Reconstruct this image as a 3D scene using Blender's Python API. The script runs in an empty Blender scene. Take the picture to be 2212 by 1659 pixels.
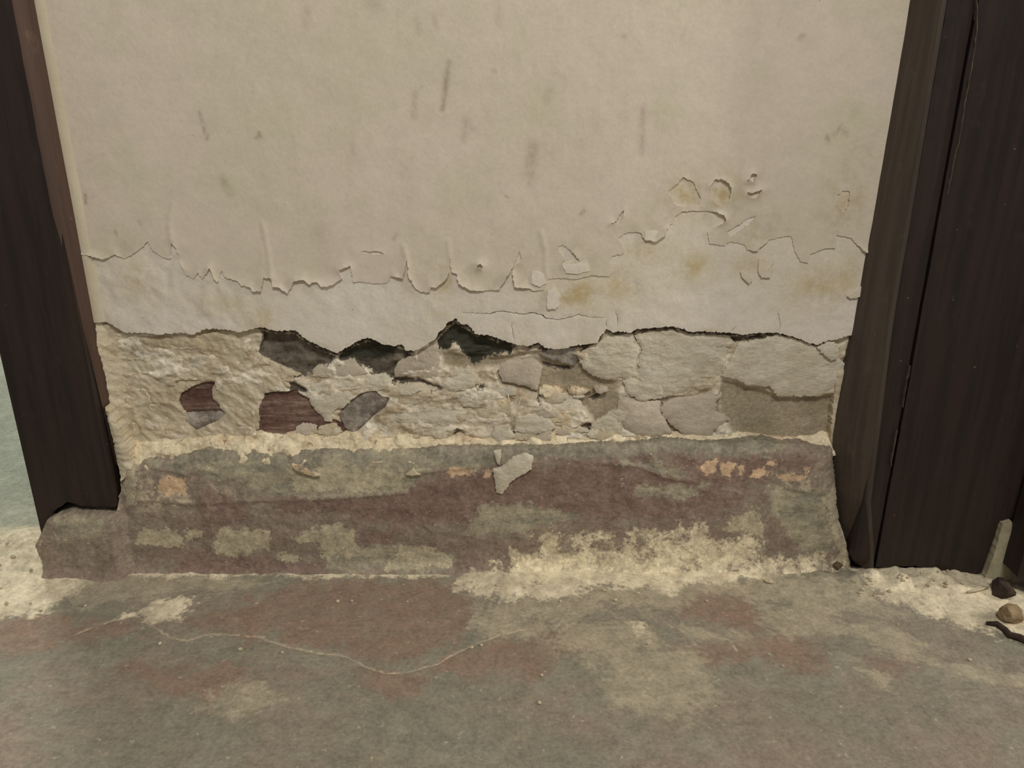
import bpy, math, random
import numpy as np
from mathutils import Vector
from mathutils.geometry import delaunay_2d_cdt

# ------------------------------------------------------------------ camera
F, CX, CY = 1720.0, 1106.0, 829.5
PITCH = math.radians(20.0)
CAM = np.array([0.0, -1.0, 0.638])
sc = bpy.context.scene
C = sc.collection
cam_d = bpy.data.cameras.new('camera'); cam_d.sensor_width = 36.0; cam_d.lens = F*36.0/2212.0
cam_d.clip_start = 0.02
cam = bpy.data.objects.new('camera', cam_d); C.objects.link(cam)
cam.location = CAM; cam.rotation_euler = (math.pi/2-PITCH, 0, 0)
sc.camera = cam
# ------------------------------------------------------------------ light
w = bpy.data.worlds.new('room_ambient'); sc.world = w; w.use_nodes = True
w.node_tree.nodes['Background'].inputs[0].default_value = (1.0, 0.96, 0.90, 1)
w.node_tree.nodes['Background'].inputs[1].default_value = 0.30
def area(name, loc, target, sx, sy, power, col):
    l = bpy.data.lights.new(name, 'AREA'); l.shape = 'RECTANGLE'; l.size = sx; l.size_y = sy
    l.energy = power; l.color = col
    o = bpy.data.objects.new(name, l); C.objects.link(o); o.location = loc
    d = Vector(target)-Vector(loc); o.rotation_euler = d.to_track_quat('-Z', 'Y').to_euler()
    return o
area('ceiling_tube_light', (0.30, -1.75, 2.45), (0.10, -0.1, 0.3), 1.0, 0.22, 42, (1.0, 0.965, 0.915))
area('next_room_light', (-1.75, 1.75, 2.2), (-0.8, 0.2, 0), 0.5, 0.3, 46, (0.99, 1.0, 0.94))
area('doorway_light', (2.5, -0.50, 1.25), (0.0, 0.0, 0.6), 0.10, 1.1, 30, (1.0, 0.95, 0.86))
vs = sc.view_settings
vs.view_transform = 'Standard'; vs.look = 'None'; vs.gamma = 1.0; vs.use_curve_mapping = False
vs.exposure = -0.31

# ------------------------------------------------------------------ projection of photo measurements onto the real planes
def ray(p):
    p = np.asarray(p, float)
    a = (p[..., 0]-CX)/F; b = (CY-p[..., 1])/F
    s, c = math.sin(PITCH), math.cos(PITCH)
    return np.stack([a, c+b*s, -s+b*c], -1)
def on_wall(p, Y=0.0):
    r = ray(p); t = (Y-CAM[1])/r[..., 1]
    return np.stack([CAM[0]+t*r[..., 0], CAM[2]+t*r[..., 2]], -1)
def on_floor(p, Z=0.0):
    r = ray(p); t = (Z-CAM[2])/r[..., 2]
    return np.stack([CAM[0]+t*r[..., 0], CAM[1]+t*r[..., 1]], -1)

# ------------------------------------------------------------------ noise
def _h(i, j, s):
    n = (i.astype(np.int64)*374761393 + j.astype(np.int64)*668265263 + s*974634777) & 0xffffffff
    n = ((n ^ (n >> 13))*1274126177) & 0xffffffff
    return ((n ^ (n >> 16)) & 0xffff)/65535.0
def vn(x, y, s=0):
    xi = np.floor(x); yi = np.floor(y); fx = x-xi; fy = y-yi
    fx = fx*fx*fx*(fx*(fx*6-15)+10); fy = fy*fy*fy*(fy*(fy*6-15)+10)
    a = _h(xi, yi, s); b = _h(xi+1, yi, s); c = _h(xi, yi+1, s); d = _h(xi+1, yi+1, s)
    return a+(b-a)*fx+(c-a)*fy+(a-b-c+d)*fx*fy
def fbm(x, y, sc_, o=4, s=0, g=0.5):
    t = 0; a = 1; m = 0; x = x*sc_; y = y*sc_
    for k in range(o):
        t = t+a*vn(x+17.3*k, y-9.1*k, s+k); m += a; a *= g; x = x*2.03; y = y*2.03
    return t/m
def sstep(a, b, x):
    t = np.clip((x-a)/(b-a), 0, 1); return t*t*(3-2*t)

# ------------------------------------------------------------------ 2-D helpers
def seg_dist(P, A, B):
    d = B-A; L = (d*d).sum()+1e-14
    t = np.clip(((P-A)@d)/L, 0, 1)
    q = P-(A+t[:, None]*d)
    return np.sqrt((q*q).sum(1))
def inside(P, poly):
    x, y = P[:, 0], P[:, 1]; r = np.zeros(len(P), bool)
    A = poly; B = np.roll(poly, -1, 0)
    for (x0, y0), (x1, y1) in zip(A, B):
        if y0 == y1: continue
        c = ((y0 > y) != (y1 > y)) & (x < (x1-x0)*(y-y0)/(y1-y0)+x0)
        r ^= c
    return r
def line_dist(P, line, lim=0.03, closed=False):
    d = np.full(len(P), lim)
    n = len(line)
    for i in range(n if closed else n-1):
        A, B = line[i], line[(i+1) % n]
        lo = np.minimum(A, B)-lim; hi = np.maximum(A, B)+lim
        k = np.nonzero((P[:, 0] > lo[0]) & (P[:, 0] < hi[0]) & (P[:, 1] > lo[1]) & (P[:, 1] < hi[1]))[0]
        if len(k): d[k] = np.minimum(d[k], seg_dist(P[k], A, B))
    return d
def sdf(P, polys, lim=0.03):
    out = np.full(len(P), -lim)
    for q in polys:
        lo = q.min(0)-lim; hi = q.max(0)+lim
        k = np.nonzero((P[:, 0] > lo[0]) & (P[:, 0] < hi[0]) & (P[:, 1] > lo[1]) & (P[:, 1] < hi[1]))[0]
        if not len(k): continue
        d = line_dist(P[k], q, lim, True); s = np.where(inside(P[k], q), d, -d)
        out[k] = np.maximum(out[k], s)
    return out
def jagged(poly, seg, amp, rng, closed=True):
    """subdivide an outline and roughen it"""
    out = []
    n = len(poly)
    for i in range(n if closed else n-1):
        A = poly[i]; B = poly[(i+1) % n]; d = B-A; L = math.hypot(*d)
        m = max(1, int(round(L/seg))); nrm = np.array([-d[1], d[0]])/(L+1e-9)
        off = np.zeros(m+1)
        step = m; a = min(amp, L*0.12)
        while step > 1:                       # midpoint displacement
            h = step//2
            for k in range(0, m-h, step):
                if k+step <= m: off[k+h] += rng.uniform(-a, a)
            for k in range(0, m, step):
                e = min(k+step, m)
                for q in range(k+1, e):
                    if q != k+h: off[q] += 0
            a *= 0.7; step = h
        for k in range(m):
            o = off[k]+(rng.uniform(-amp, amp)*0.35 if k else 0)
            out.append(A+d*(k/m)+nrm*o)
    if not closed: out.append(poly[-1])
    return np.array(out)

# ------------------------------------------------------------------ objects
def tag(o, label=None, cat=None, group=None, kind=None):
    if label: o['label'] = label
    if cat: o['category'] = cat
    if group: o['group'] = group
    if kind: o['kind'] = kind
    return o
def mesh_obj(name, V, faces, mat, parent=None, smooth=True, attrs=None):
    me = bpy.data.meshes.new(name); me.from_pydata([tuple(v) for v in V], [], faces)
    if smooth is True: me.shade_smooth()
    elif isinstance(smooth, np.ndarray): me.polygons.foreach_set('use_smooth', smooth)
    for k, a in (attrs or {}).items():
        at = me.attributes.new(k, 'FLOAT', 'POINT'); at.data.foreach_set('value', np.asarray(a, np.float32))
    me.materials.append(mat); me.update()
    o = bpy.data.objects.new(name, me); C.objects.link(o)
    if parent: o.parent = parent
    return o
def empty(name, loc=(0, 0, 0)):
    o = bpy.data.objects.new(name, None); o.empty_display_size = 0.05; o.location = loc; C.objects.link(o); return o

def sheet(name, outer, holes, yback, sp, disp, mat, parent=None, attrs=None, zfine=None, seed=1):
    """a slab standing in the wall plane: outline (x, z), dense front surface y = disp(x, z, edge distance), rim back to yback"""
    rng = np.random.default_rng(seed)
    loops = [outer]+list(holes)
    lo = outer.min(0); hi = outer.max(0)
    def grid(z0, z1, s):
        gx = np.arange(lo[0]+s*0.5, hi[0], s); gz = np.arange(z0+s*0.5, z1, s)
        X, Z = np.meshgrid(gx, gz); X = X+(np.arange(len(gz)) % 2)[:, None]*s*0.5
        G = np.stack([X.ravel(), Z.ravel()], 1); return G+rng.uniform(-.12, .12, G.shape)*s
    if zfine is None: G = grid(lo[1], hi[1], sp)
    else: G = np.concatenate([grid(lo[1], zfine, sp), grid(zfine, hi[1], 0.04)])
    G = G[inside(G, outer)]
    for h in holes: G = G[~inside(G, h)]
    dm = np.full(len(G), 1.0)
    for L in loops: dm = np.minimum(dm, line_dist(G, L, sp*0.55, True))
    G = G[dm >= sp*0.5]
    vs_, ed = [], []
    for L in loops:
        b = len(vs_); vs_ += [Vector(p) for p in L]; n = len(L); ed += [(b+i, b+(i+1) % n) for i in range(n)]
    vs_ += [Vector(p) for p in G]
    rv, re, rf, *_ = delaunay_2d_cdt(vs_, ed, [], 0, 1e-6, False)
    P = np.array([(v[0], v[1]) for v in rv])
    T = np.array([f for f in rf if len(f) == 3])
    e1 = P[T[:, 1]]-P[T[:, 0]]; e2 = P[T[:, 2]]-P[T[:, 0]]
    cw = e1[:, 0]*e2[:, 1]-e1[:, 1]*e2[:, 0] < 0
    T[cw] = T[cw][:, ::-1]
    cen = (P[T[:, 0]]+P[T[:, 1]]+P[T[:, 2]])/3
    kp = inside(cen, outer)
    for h in holes: kp &= ~inside(cen, h)
    T = T[kp]
    used = np.unique(T); mp = np.full(len(P), -1); mp[used] = np.arange(len(used)); P = P[used]; T = mp[T]
    d = np.full(len(P), 0.03)
    for L in loops: d = np.minimum(d, line_dist(P, L, 0.03, True))
    Y = disp(P[:, 0], P[:, 1], d)
    V = np.stack([P[:, 0], Y, P[:, 1]], 1)
    E = np.concatenate([T[:, [0, 1]], T[:, [1, 2]], T[:, [2, 0]]])
    key = set(map(tuple, E.tolist()))
    B = [(a, b) for a, b in key if (b, a) not in key]
    n = len(V); ids = sorted({i for e in B for i in e}); fr = {v: n+i for i, v in enumerate(ids)}; bk = {v: n+len(ids)+i for i, v in enumerate(ids)}
    Vf = V[ids]; Vb = Vf.copy(); Vb[:, 1] = np.maximum(yback, Vf[:, 1]+0.0003)
    faces = T.tolist()+[(fr[b], fr[a], bk[a], bk[b]) for a, b in B]
    sm = np.zeros(len(faces), bool); sm[:len(T)] = True
    at = {}
    for k, fn in (attrs or {}).items():
        v = fn(P); at[k] = np.concatenate([v, v[ids], v[ids]])
    o = mesh_obj(name, np.concatenate([V, Vf, Vb]), faces, mat, parent, sm, at)
    return o
def box(name, x0, x1, y0, y1, z0, z1, mat, parent=None, bev=0.0):
    V = [(x, y, z) for x in (x0, x1) for y in (y0, y1) for z in (z0, z1)]
    Fc = [(0, 1, 3, 2), (4, 6, 7, 5), (0, 4, 5, 1), (2, 3, 7, 6), (0, 2, 6, 4), (1, 5, 7, 3)]
    o = mesh_obj(name, V, Fc, mat, parent, False)
    if bev:
        m = o.modifiers.new('bevel', 'BEVEL'); m.width = bev; m.segments = 2
    return o
def tube(name, pts, r, mat, parent=None, sides=6):
    pts = [Vector(p) for p in pts]; V = []; Fc = []
    rr = r if isinstance(r, (list, tuple)) else [r]*len(pts)
    for i, p in enumerate(pts):
        t = (pts[min(i+1, len(pts)-1)]-pts[max(i-1, 0)]).normalized()
        u = t.cross(Vector((0.13, 0.31, 0.94)));  u.normalize(); v = t.cross(u)
        for k in range(sides):
            a = 2*math.pi*k/sides; V.append(p+(u*math.cos(a)+v*math.sin(a))*rr[i])
    for i in range(len(pts)-1):
        for k in range(sides):
            a = i*sides+k; b = i*sides+(k+1) % sides; Fc.append((a, b, b+sides, a+sides))
    Fc.append(tuple(range(sides))[::-1]); Fc.append(tuple(range((len(pts)-1)*sides, len(pts)*sides)))
    return mesh_obj(name, V, Fc, mat, parent)

# ------------------------------------------------------------------ materials
def lin(r, g, b):
    f = lambda c: (c/255/12.92) if c/255 <= 0.04045 else ((c/255+0.055)/1.055)**2.4
    return (f(r), f(g), f(b), 1)
class M:
    def __init__(s, name, rough=0.9):
        s.m = bpy.data.materials.new(name); s.m.use_nodes = True; s.t = s.m.node_tree
        s.b = s.t.nodes['Principled BSDF']; s.b.inputs['Roughness'].default_value = rough
        s.b.inputs['Specular IOR Level'].default_value = 0.25
        s.geo = s.t.nodes.new('ShaderNodeNewGeometry'); s.pos = s.geo.outputs['Position']
    def n(s, t): return s.t.nodes.new(t)
    def put(s, sock, v):
        if isinstance(v, bpy.types.NodeSocket): s.t.links.new(v, sock)
        else: sock.default_value = v
    def math(s, op, a, b=0.0, c=None, clamp=False):
        n = s.n('ShaderNodeMath'); n.operation = op; n.use_clamp = clamp
        s.put(n.inputs[0], a); s.put(n.inputs[1], b)
        if c is not None: s.put(n.inputs[2], c)
        return n.outputs[0]
    def scaled(s, v):
        n = s.n('ShaderNodeVectorMath'); n.operation = 'MULTIPLY'; s.put(n.inputs[0], s.pos); n.inputs[1].default_value = v; return n.outputs[0]
    def noise(s, scale, det=4, rough=0.55, st=None, dist=0.0):
        n = s.n('ShaderNodeTexNoise'); n.inputs['Scale'].default_value = scale; n.inputs['Detail'].default_value = det
        n.inputs['Roughness'].default_value = rough; n.inputs['Distortion'].default_value = dist
        s.put(n.inputs['Vector'], s.scaled(st) if st else s.pos); return n.outputs['Fac']
    def band(s, f, a, b):
        n = s.n('ShaderNodeMapRange'); n.interpolation_type = 'SMOOTHSTEP'; s.put(n.inputs[0], f)
        n.inputs[1].default_value = a; n.inputs[2].default_value = b; return n.outputs[0]
    def mix(s, f, a, b):
        n = s.n('ShaderNodeMix'); n.data_type = 'RGBA'; s.put(n.inputs['Factor'], f); s.put(n.inputs[6], a); s.put(n.inputs[7], b); return n.outputs[2]
    def attr(s, name):
        n = s.n('ShaderNodeAttribute'); n.attribute_name = name; return n.outputs['Fac']
    def mask(s, name, amp=0.01, scale=60, soft=0.002, det=5, st=None):
        """outline stored as a distance, roughened by noise"""
        f = s.math('ADD', s.noise(scale, det, 0.65, st), s.math('MULTIPLY', s.noise(scale*4.3, det, 0.7, st), 0.6))
        return s.band(s.math('ADD', s.attr(name), s.math('MULTIPLY', s.math('SUBTRACT', f, 0.8), amp*2.2)), -soft, soft)
    def bump(s, h, strength=0.5, dist=0.002):
        n = s.n('ShaderNodeBump'); n.inputs['Strength'].default_value = strength; n.inputs['Distance'].default_value = dist
        s.put(n.inputs['Height'], h)
        prev = s.b.inputs['Normal']
        if prev.is_linked: s.t.links.new(prev.links[0].from_socket, n.inputs['Normal'])
        s.t.links.new(n.outputs[0], prev)
    def grain(s, col, k=0.5, sc1=190, sc2=45):
        f = s.math('ADD', s.math('MULTIPLY', s.math('SUBTRACT', s.noise(sc1, 6, 0.75), 0.5), 2.2*k), s.math('MULTIPLY', s.math('SUBTRACT', s.noise(sc2, 6, 0.7), 0.5), 1.6*k))
        n = s.n('ShaderNodeVectorMath'); n.operation = 'SCALE'; s.put(n.inputs[0], col); s.put(n.inputs['Scale'], s.math('ADD', f, 1.0)); return n.outputs[0]
    def done(s, col, rough=None, k=0.0):
        if k: col = s.grain(col, k)
        s.put(s.b.inputs['Base Color'], col)
        if rough is not None: s.put(s.b.inputs['Roughness'], rough)
        return s.m
def specks(m, col, c2, scale, lo, amt=1.0, st=None):
    return m.mix(m.math('MULTIPLY', m.band(m.noise(scale, 3, 0.6, st), lo, lo+0.04), amt), col, c2)

def mat_coat():
    m = M('old_cream_paint', 0.75)
    c = m.mix(m.band(m.noise(4, 4), 0.35, 0.65), lin(211, 200, 179), lin(216, 203, 186))
    c = m.mix(m.band(m.noise(14, 3), 0.5, 0.75), c, lin(208, 200, 175))
    c = m.mix(m.math('MULTIPLY', m.band(m.noise(9, 5, 0.6, (3, 1, 0.5)), 0.55, 0.8), 0.35), c, lin(192, 177, 150))
    c = specks(m, c, lin(150, 130, 95), 70, 0.72, 0.35)
    f = m.math('MULTIPLY', m.attr('stain'), m.band(m.noise(90, 5, 0.7), 0.25, 0.6))
    c = m.mix(m.math('MULTIPLY', f, 0.75), c, lin(132, 110, 86))
    c = m.mix(m.math('MULTIPLY', m.attr('flaw'), m.band(m.noise(55, 4, 0.65), 0.35, 0.7)), c, lin(178, 164, 128))
    m.bump(m.noise(260, 3, 0.6), 0.22, 0.0010); m.bump(m.noise(28, 4, 0.5), 0.35, 0.003)
    return m.done(c, k=0.13)
def mat_under():
    m = M('white_undercoat', 0.85)
    c = m.mix(m.band(m.noise(6, 4), 0.35, 0.65), lin(226, 217, 203), lin(218, 209, 190))
    c = m.mix(m.math('MULTIPLY', m.band(m.noise(26, 5, 0.65), 0.55, 0.72), 0.4), c, lin(206, 194, 160))
    c = specks(m, c, lin(140, 122, 95), 95, 0.70, 0.5)
    c = m.mix(m.math('MULTIPLY', m.attr('ystain'), m.band(m.noise(40, 5, 0.7), 0.3, 0.62)), c, lin(190, 169, 122))
    m.bump(m.noise(200, 4, 0.6), 0.3, 0.0012); m.bump(m.noise(40, 4, 0.6), 0.4, 0.003)
    return m.done(c, k=0.18)
def mat_raw(name, a, b, dark, st=(1, 1, 1), k=0.5):
    m = M(name, 0.95)
    c = m.mix(m.band(m.noise(22, 5, 0.6, st), 0.35, 0.65), a, b)
    c = m.mix(m.math('MULTIPLY', m.band(m.noise(60, 6, 0.7, st), 0.52, 0.75), k), c, dark)
    c = specks(m, c, lin(228, 220, 200), 120, 0.66, 0.6, st)
    m.bump(m.noise(150, 6, 0.7, st), 0.7, 0.003); m.bump(m.noise(420, 3, 0.6), 0.4, 0.0012)
    return m.done(c, k=0.28)
def mat_core():
    m = M('crumbling_mortar', 0.97)
    st = (1, 1, 1.6)
    c = m.mix(m.band(m.noise(18, 6, 0.65, st), 0.36, 0.62), lin(204, 187, 158), lin(238, 229, 208))
    c = m.mix(m.math('MULTIPLY', m.band(m.noise(34, 5, 0.65), 0.53, 0.66), 0.6), c, lin(176, 152, 122))
    c = m.mix(m.math('MULTIPLY', m.attr('smooth'), 0.9), c, m.mix(m.band(m.noise(14, 4), 0.4, 0.65), lin(172, 158, 134), lin(158, 146, 120)))
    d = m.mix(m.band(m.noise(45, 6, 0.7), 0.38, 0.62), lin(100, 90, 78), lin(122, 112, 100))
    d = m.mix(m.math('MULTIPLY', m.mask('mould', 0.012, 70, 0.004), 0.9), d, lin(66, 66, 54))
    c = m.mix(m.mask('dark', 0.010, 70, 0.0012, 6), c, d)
    m.bump(m.noise(130, 6, 0.7, st), 0.7, 0.003); m.bump(m.noise(400, 3, 0.6), 0.5, 0.0015)
    return m.done(c, k=0.6)
def mat_ledge():
    m = M('lime_mortar', 0.97)
    c = m.mix(m.band(m.noise(24, 6, 0.65), 0.35, 0.65), lin(244, 230, 196), lin(226, 208, 174))
    c = m.mix(m.math('MULTIPLY', m.band(m.noise(9, 3), 0.5, 0.65), 0.6), c, lin(214, 186, 158))
    c = m.mix(m.math('MULTIPLY', m.band(m.noise(34, 7, 0.75), 0.50, 0.62), 0.65), c, lin(184, 158, 126))
    c = m.mix(m.math('MULTIPLY', m.band(m.noise(110, 5, 0.7), 0.60, 0.66), 0.7), c, lin(120, 98, 74))
    m.bump(m.noise(160, 6, 0.7), 0.8, 0.003); m.bump(m.noise(420, 3), 0.4, 0.0012)
    return m.done(c, k=0.5)
def mat_brick():
    m = M('weathered_red_brick', 0.95)
    st = (0.5, 1, 3.0)
    c = m.mix(m.band(m.noise(24, 6, 0.7, st), 0.36, 0.62), lin(112, 82, 72), lin(148, 118, 106))
    c = m.mix(m.math('MULTIPLY', m.band(m.noise(60, 6, 0.7, st), 0.5, 0.62), 0.8), c, lin(106, 86, 76))
    c = m.mix(m.math('MULTIPLY', m.band(m.noise(26, 6, 0.75, (0.35, 1, 3.4)), 0.50, 0.62), 0.75), c, lin(182, 160, 140))
    m.bump(m.noise(110, 6, 0.75, st), 0.9, 0.004)
    return m.done(c, k=0.7)
def mat_stone():
    m = M('grey_rubble_stone', 0.95)
    c = m.mix(m.band(m.noise(40, 6, 0.7), 0.38, 0.62), lin(132, 121, 110), lin(186, 176, 164))
    c = m.mix(m.math('MULTIPLY', m.band(m.noise(20, 5, 0.7), 0.55, 0.68), 0.7), c, lin(86, 84, 56))
    m.bump(m.noise(140, 6, 0.75), 0.9, 0.003)
    return m.done(c, k=0.7)
def mat_skirt():
    m = M('painted_cement_skirting', 0.85)
    st = (0.8, 1, 1.5)
    c = m.mix(m.band(m.noise(12, 6, 0.65, st), 0.35, 0.65), lin(145, 127, 113), lin(151, 138, 121))
    c = m.mix(m.math('MULTIPLY', m.band(m.noise(30, 6, 0.7, st), 0.5, 0.66), 0.6), c, lin(150, 142, 124))
    c = m.mix(m.math('MULTIPLY', m.band(m.noise(16, 6, 0.7, (0.5, 1, 2)), 0.5, 0.7), 0.6), c, lin(131, 113, 102))
    c = m.mix(m.math('MULTIPLY', m.attr('rough'), m.band(m.noise(60, 6, 0.75), 0.46, 0.60)), c, lin(192, 178, 152))
    c = m.mix(m.math('MULTIPLY', m.mask('oxide', 0.030, 30, 0.010, 6), 0.75), c, m.mix(m.band(m.noise(40, 6, 0.7, st), 0.38, 0.62), lin(126, 98, 88), lin(140, 116, 105)))
    c = m.mix(m.math('MULTIPLY', m.mask('grey', 0.022, 38, 0.005), 0.9), c, m.mix(m.band(m.noise(26, 6, 0.7, (0.6, 1, 2)), 0.35, 0.62), lin(142, 138, 120), lin(178, 168, 142)))
    c = m.mix(m.math('MULTIPLY', m.mask('green', 0.012, 55, 0.004), 0.85), c, m.mix(m.band(m.noise(60, 5, 0.7), 0.4, 0.6), lin(128, 121, 105), lin(150, 142, 124)))
    c = m.mix(m.math('MULTIPLY', m.mask('pale', 0.018, 50, 0.0014, 7), 0.85), c, m.mix(m.band(m.noise(50, 6, 0.7), 0.35, 0.62), lin(176, 166, 140), lin(200, 188, 158)))
    c = m.mix(m.math('MULTIPLY', m.mask('salt', 0.046, 36, 0.007, 7), m.band(m.noise(30, 7, 0.75), 0.36, 0.50)), c, m.mix(m.band(m.noise(40, 6, 0.7), 0.33, 0.6), lin(200, 186, 156), lin(236, 222, 188)))
    c = m.mix(m.math('MULTIPLY', m.mask('fleck', 0.012, 90, 0.001), 0.9), c, lin(218, 186, 150))
    c = specks(m, c, lin(196, 184, 158), 130, 0.67, 0.7)
    m.bump(m.noise(120, 6, 0.7, st), 0.6, 0.0025); m.bump(m.noise(380, 3, 0.6), 0.45, 0.0012)
    m.bump(m.mask('pale', 0.018, 50, 0.0014, 7), 0.5, 0.0012)
    return m.done(c, k=0.75)
def mat_floor():
    m = M('worn_oxide_cement_floor', 0.85)
    st = (0.7, 1.0, 1)
    c = m.mix(m.band(m.noise(7, 6, 0.65, st), 0.36, 0.64), lin(138, 134, 116), lin(148, 134, 118))
    c = m.mix(m.math('MULTIPLY', m.band(m.noise(15, 6, 0.7, st), 0.46, 0.66), 0.7), c, lin(148, 144, 126))
    c = m.mix(m.math('MULTIPLY', m.band(m.noise(4, 5, 0.6), 0.5, 0.7), 0.5), c, lin(130, 127, 108))
    r = m.mix(m.band(m.noise(20, 6, 0.7, st), 0.35, 0.65), lin(148, 120, 103), lin(142, 125, 107))
    c = m.mix(m.math('MULTIPLY', m.mask('red', 0.060, 16, 0.014, 7), 0.8), c, r)
    c = m.mix(m.math('MULTIPLY', m.mask('mid', 0.05, 24, 0.010, 7), 0.75), c, m.mix(m.band(m.noise(36, 6, 0.7), 0.35, 0.65), lin(164, 154, 132), lin(184, 172, 146)))
    c = m.mix(m.mask('pale', 0.034, 34, 0.007, 7), c, m.mix(m.band(m.noise(26, 6, 0.7), 0.35, 0.62), lin(196, 183, 156), lin(226, 213, 182)))
    c = m.mix(m.attr('beyond'), c, m.mix(m.band(m.noise(9, 5), 0.4, 0.65), lin(152, 156, 140), lin(164, 168, 150)))
    ck = m.band(m.math('ADD', m.attr('crack'), m.math('MULTIPLY', m.math('SUBTRACT', m.noise(90, 5), 0.5), 0.007)), 0.0024, 0.0004)
    c = m.mix(m.math('MULTIPLY', ck, 0.62), c, lin(206, 188, 160))
    c = specks(m, c, lin(190, 178, 152), 95, 0.665, 0.55)
    c = specks(m, c, lin(156, 144, 122), 40, 0.64, 0.5)
    m.bump(m.noise(90, 6, 0.7), 0.35, 0.0022); m.bump(m.noise(420, 3, 0.6), 0.35, 0.0010)
    return m.done(c, k=0.60)
def mat_wood(name, a, b, wear):
    m = M(name, 0.55)
    st = (6, 6, 0.35)
    c = m.mix(m.band(m.noise(14, 5, 0.6, st), 0.35, 0.65), a, b)
    c = m.mix(m.math('MULTIPLY', m.band(m.noise(30, 5, 0.7, (1, 1, 0.6)), 0.58, 0.75), 0.5), c, wear)
    c = specks(m, c, lin(150, 135, 115), 110, 0.735, 0.6)
    m.bump(m.noise(40, 4, 0.6, st), 0.3, 0.001); m.bump(m.noise(12, 3), 0.2, 0.002)
    return m.done(c)
def mat_plain(name, a, b, scale=40, rough=0.9):
    m = M(name, rough)
    c = m.mix(m.band(m.noise(scale, 5, 0.65), 0.35, 0.65), a, b)
    m.bump(m.noise(scale*5, 5, 0.7), 0.5, 0.0015)
    return m.done(c)

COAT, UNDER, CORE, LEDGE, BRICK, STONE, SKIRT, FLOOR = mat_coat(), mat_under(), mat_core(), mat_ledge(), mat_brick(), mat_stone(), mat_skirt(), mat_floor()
RAW = mat_raw('raw_pale_plaster', lin(224, 215, 194), lin(210, 199, 176), lin(184, 166, 140), (1, 1, 1.8))
RAWL = mat_raw('raw_tan_plaster', lin(218, 206, 180), lin(196, 181, 151), lin(160, 141, 108), (1.0, 1, 1.3), 0.65)
SMO = mat_raw('smooth_taupe_plaster', lin(196, 183, 163), lin(206, 194, 174), lin(178, 162, 136), (1, 1, 1), 0.3)
WOOD = mat_wood('dark_stained_wood', lin(54, 42, 37), lin(42, 35, 32), lin(66, 55, 49))
WOODE = mat_wood('worn_brown_wood_edge', lin(86, 66, 56), lin(74, 58, 50), lin(120, 96, 82))
WOODS = mat_wood('lighter_dark_wood', lin(82, 72, 63), lin(70, 61, 54), lin(98, 88, 78))  # lighter tone for the splayed moulding
PALE = mat_plain('pale_bare_block', lin(172, 164, 138), lin(150, 140, 114))
CRUMB = mat_plain('plaster_crumb', lin(214, 202, 172), lin(184, 168, 138), 90)
DIRT = mat_plain('brown_dirt_clod', lin(120, 98, 74), lin(84, 70, 54), 90)
BARK = mat_plain('dark_twig_bark', lin(72, 58, 48), lin(52, 42, 36), 120)
FIB = mat_plain('pale_fibre', lin(222, 214, 190), lin(206, 196, 168), 120)
DUST = mat_plain('grey_dust', lin(112, 100, 86), lin(92, 80, 68), 60)
TAN = mat_plain('tan_earth', lin(164, 142, 110), lin(130, 110, 82), 90)
FILLET = mat_plain('thick_cream_paint', lin(204, 194, 170), lin(196, 186, 160), 12)
FAR = mat_plain('pale_green_wall', lin(170, 176, 158), lin(160, 166, 148), 5)

# ------------------------------------------------------------------ measured outlines (photo pixels)
EDGE = [(203,681),(234,698),(272,719),(304,719),(351,723),(386,719),(418,723),(443,711),(478,711),(519,718),(557,708),(564,707),(594,714),(638,714),(662,734),(692,749),(729,763),(743,754),(766,740),(794,729),(827,744),(854,748),(867,744),(877,758),(895,758),(918,747),(943,729),(946,720),(958,711),(968,696),(985,688),(996,701),(1009,701),(1028,722),(1062,726),(1087,736),(1115,744),(1140,749),(1163,740),(1178,752),(1199,755),(1224,752),(1239,748),(1265,744),(1290,741),(1295,731),(1310,710),(1325,719),(1335,715),(1363,719),(1376,710),(1396,709),(1432,707),(1449,705),(1467,709),(1487,716),(1540,717),(1578,719),(1604,724),(1639,719),(1680,719),(1715,728),(1746,741),(1768,745),(1789,735),(1806,734),(1844,722)]
PEEL = [(169,549),(188,549),(223,559),(251,549),(270,559),(300,540),(321,521),(330,540),(353,556),(368,559),(372,524),(381,534),(391,568),(403,594),(419,602),(430,587),(438,603),(455,578),(463,600),(470,609),(479,584),(485,598),(514,606),(522,617),(541,619),(546,627),(565,628),(571,598),(588,600),(591,619),(603,619),(622,633),(637,605),(656,603),(669,613),(685,608),(697,619),(720,614),(740,600),(732,583),(758,573),(764,609),(783,608),(808,613),(837,611),(846,595),(871,600),(880,560),(883,597),(896,619),(909,630),(928,630),(931,619),(944,619),(963,603),(971,587),(971,556),(976,586),(986,590),(991,611),(1013,624),(1045,628),(1077,625),(1092,603),(1111,571),(1122,542),(1127,559),(1107,584),(1111,619),(1143,622),(1153,628),(1175,625),(1184,603),(1206,600),(1244,603),(1279,594),(1314,597),(1323,589),(1318,564),(1323,552),(1345,548),(1348,536),(1335,514),(1358,501),(1383,502),(1392,517),(1415,521),(1437,506),(1440,493),(1453,482),(1459,466),(1472,457),(1519,455),(1544,457),(1563,464),(1566,479),(1528,501),(1532,526),(1563,531),(1579,521),(1608,529),(1614,540),(1633,542),(1661,517),(1677,514),(1709,510),(1718,545),(1728,564),(1745,567),(1750,548),(1782,536),(1804,536),(1807,507),(1839,514),(1852,530),(1869,545)]
rng = np.random.default_rng(7)
XL, XR = -0.551, 0.456
def W(pts, Y=0.0): return on_wall(pts, Y)

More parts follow.
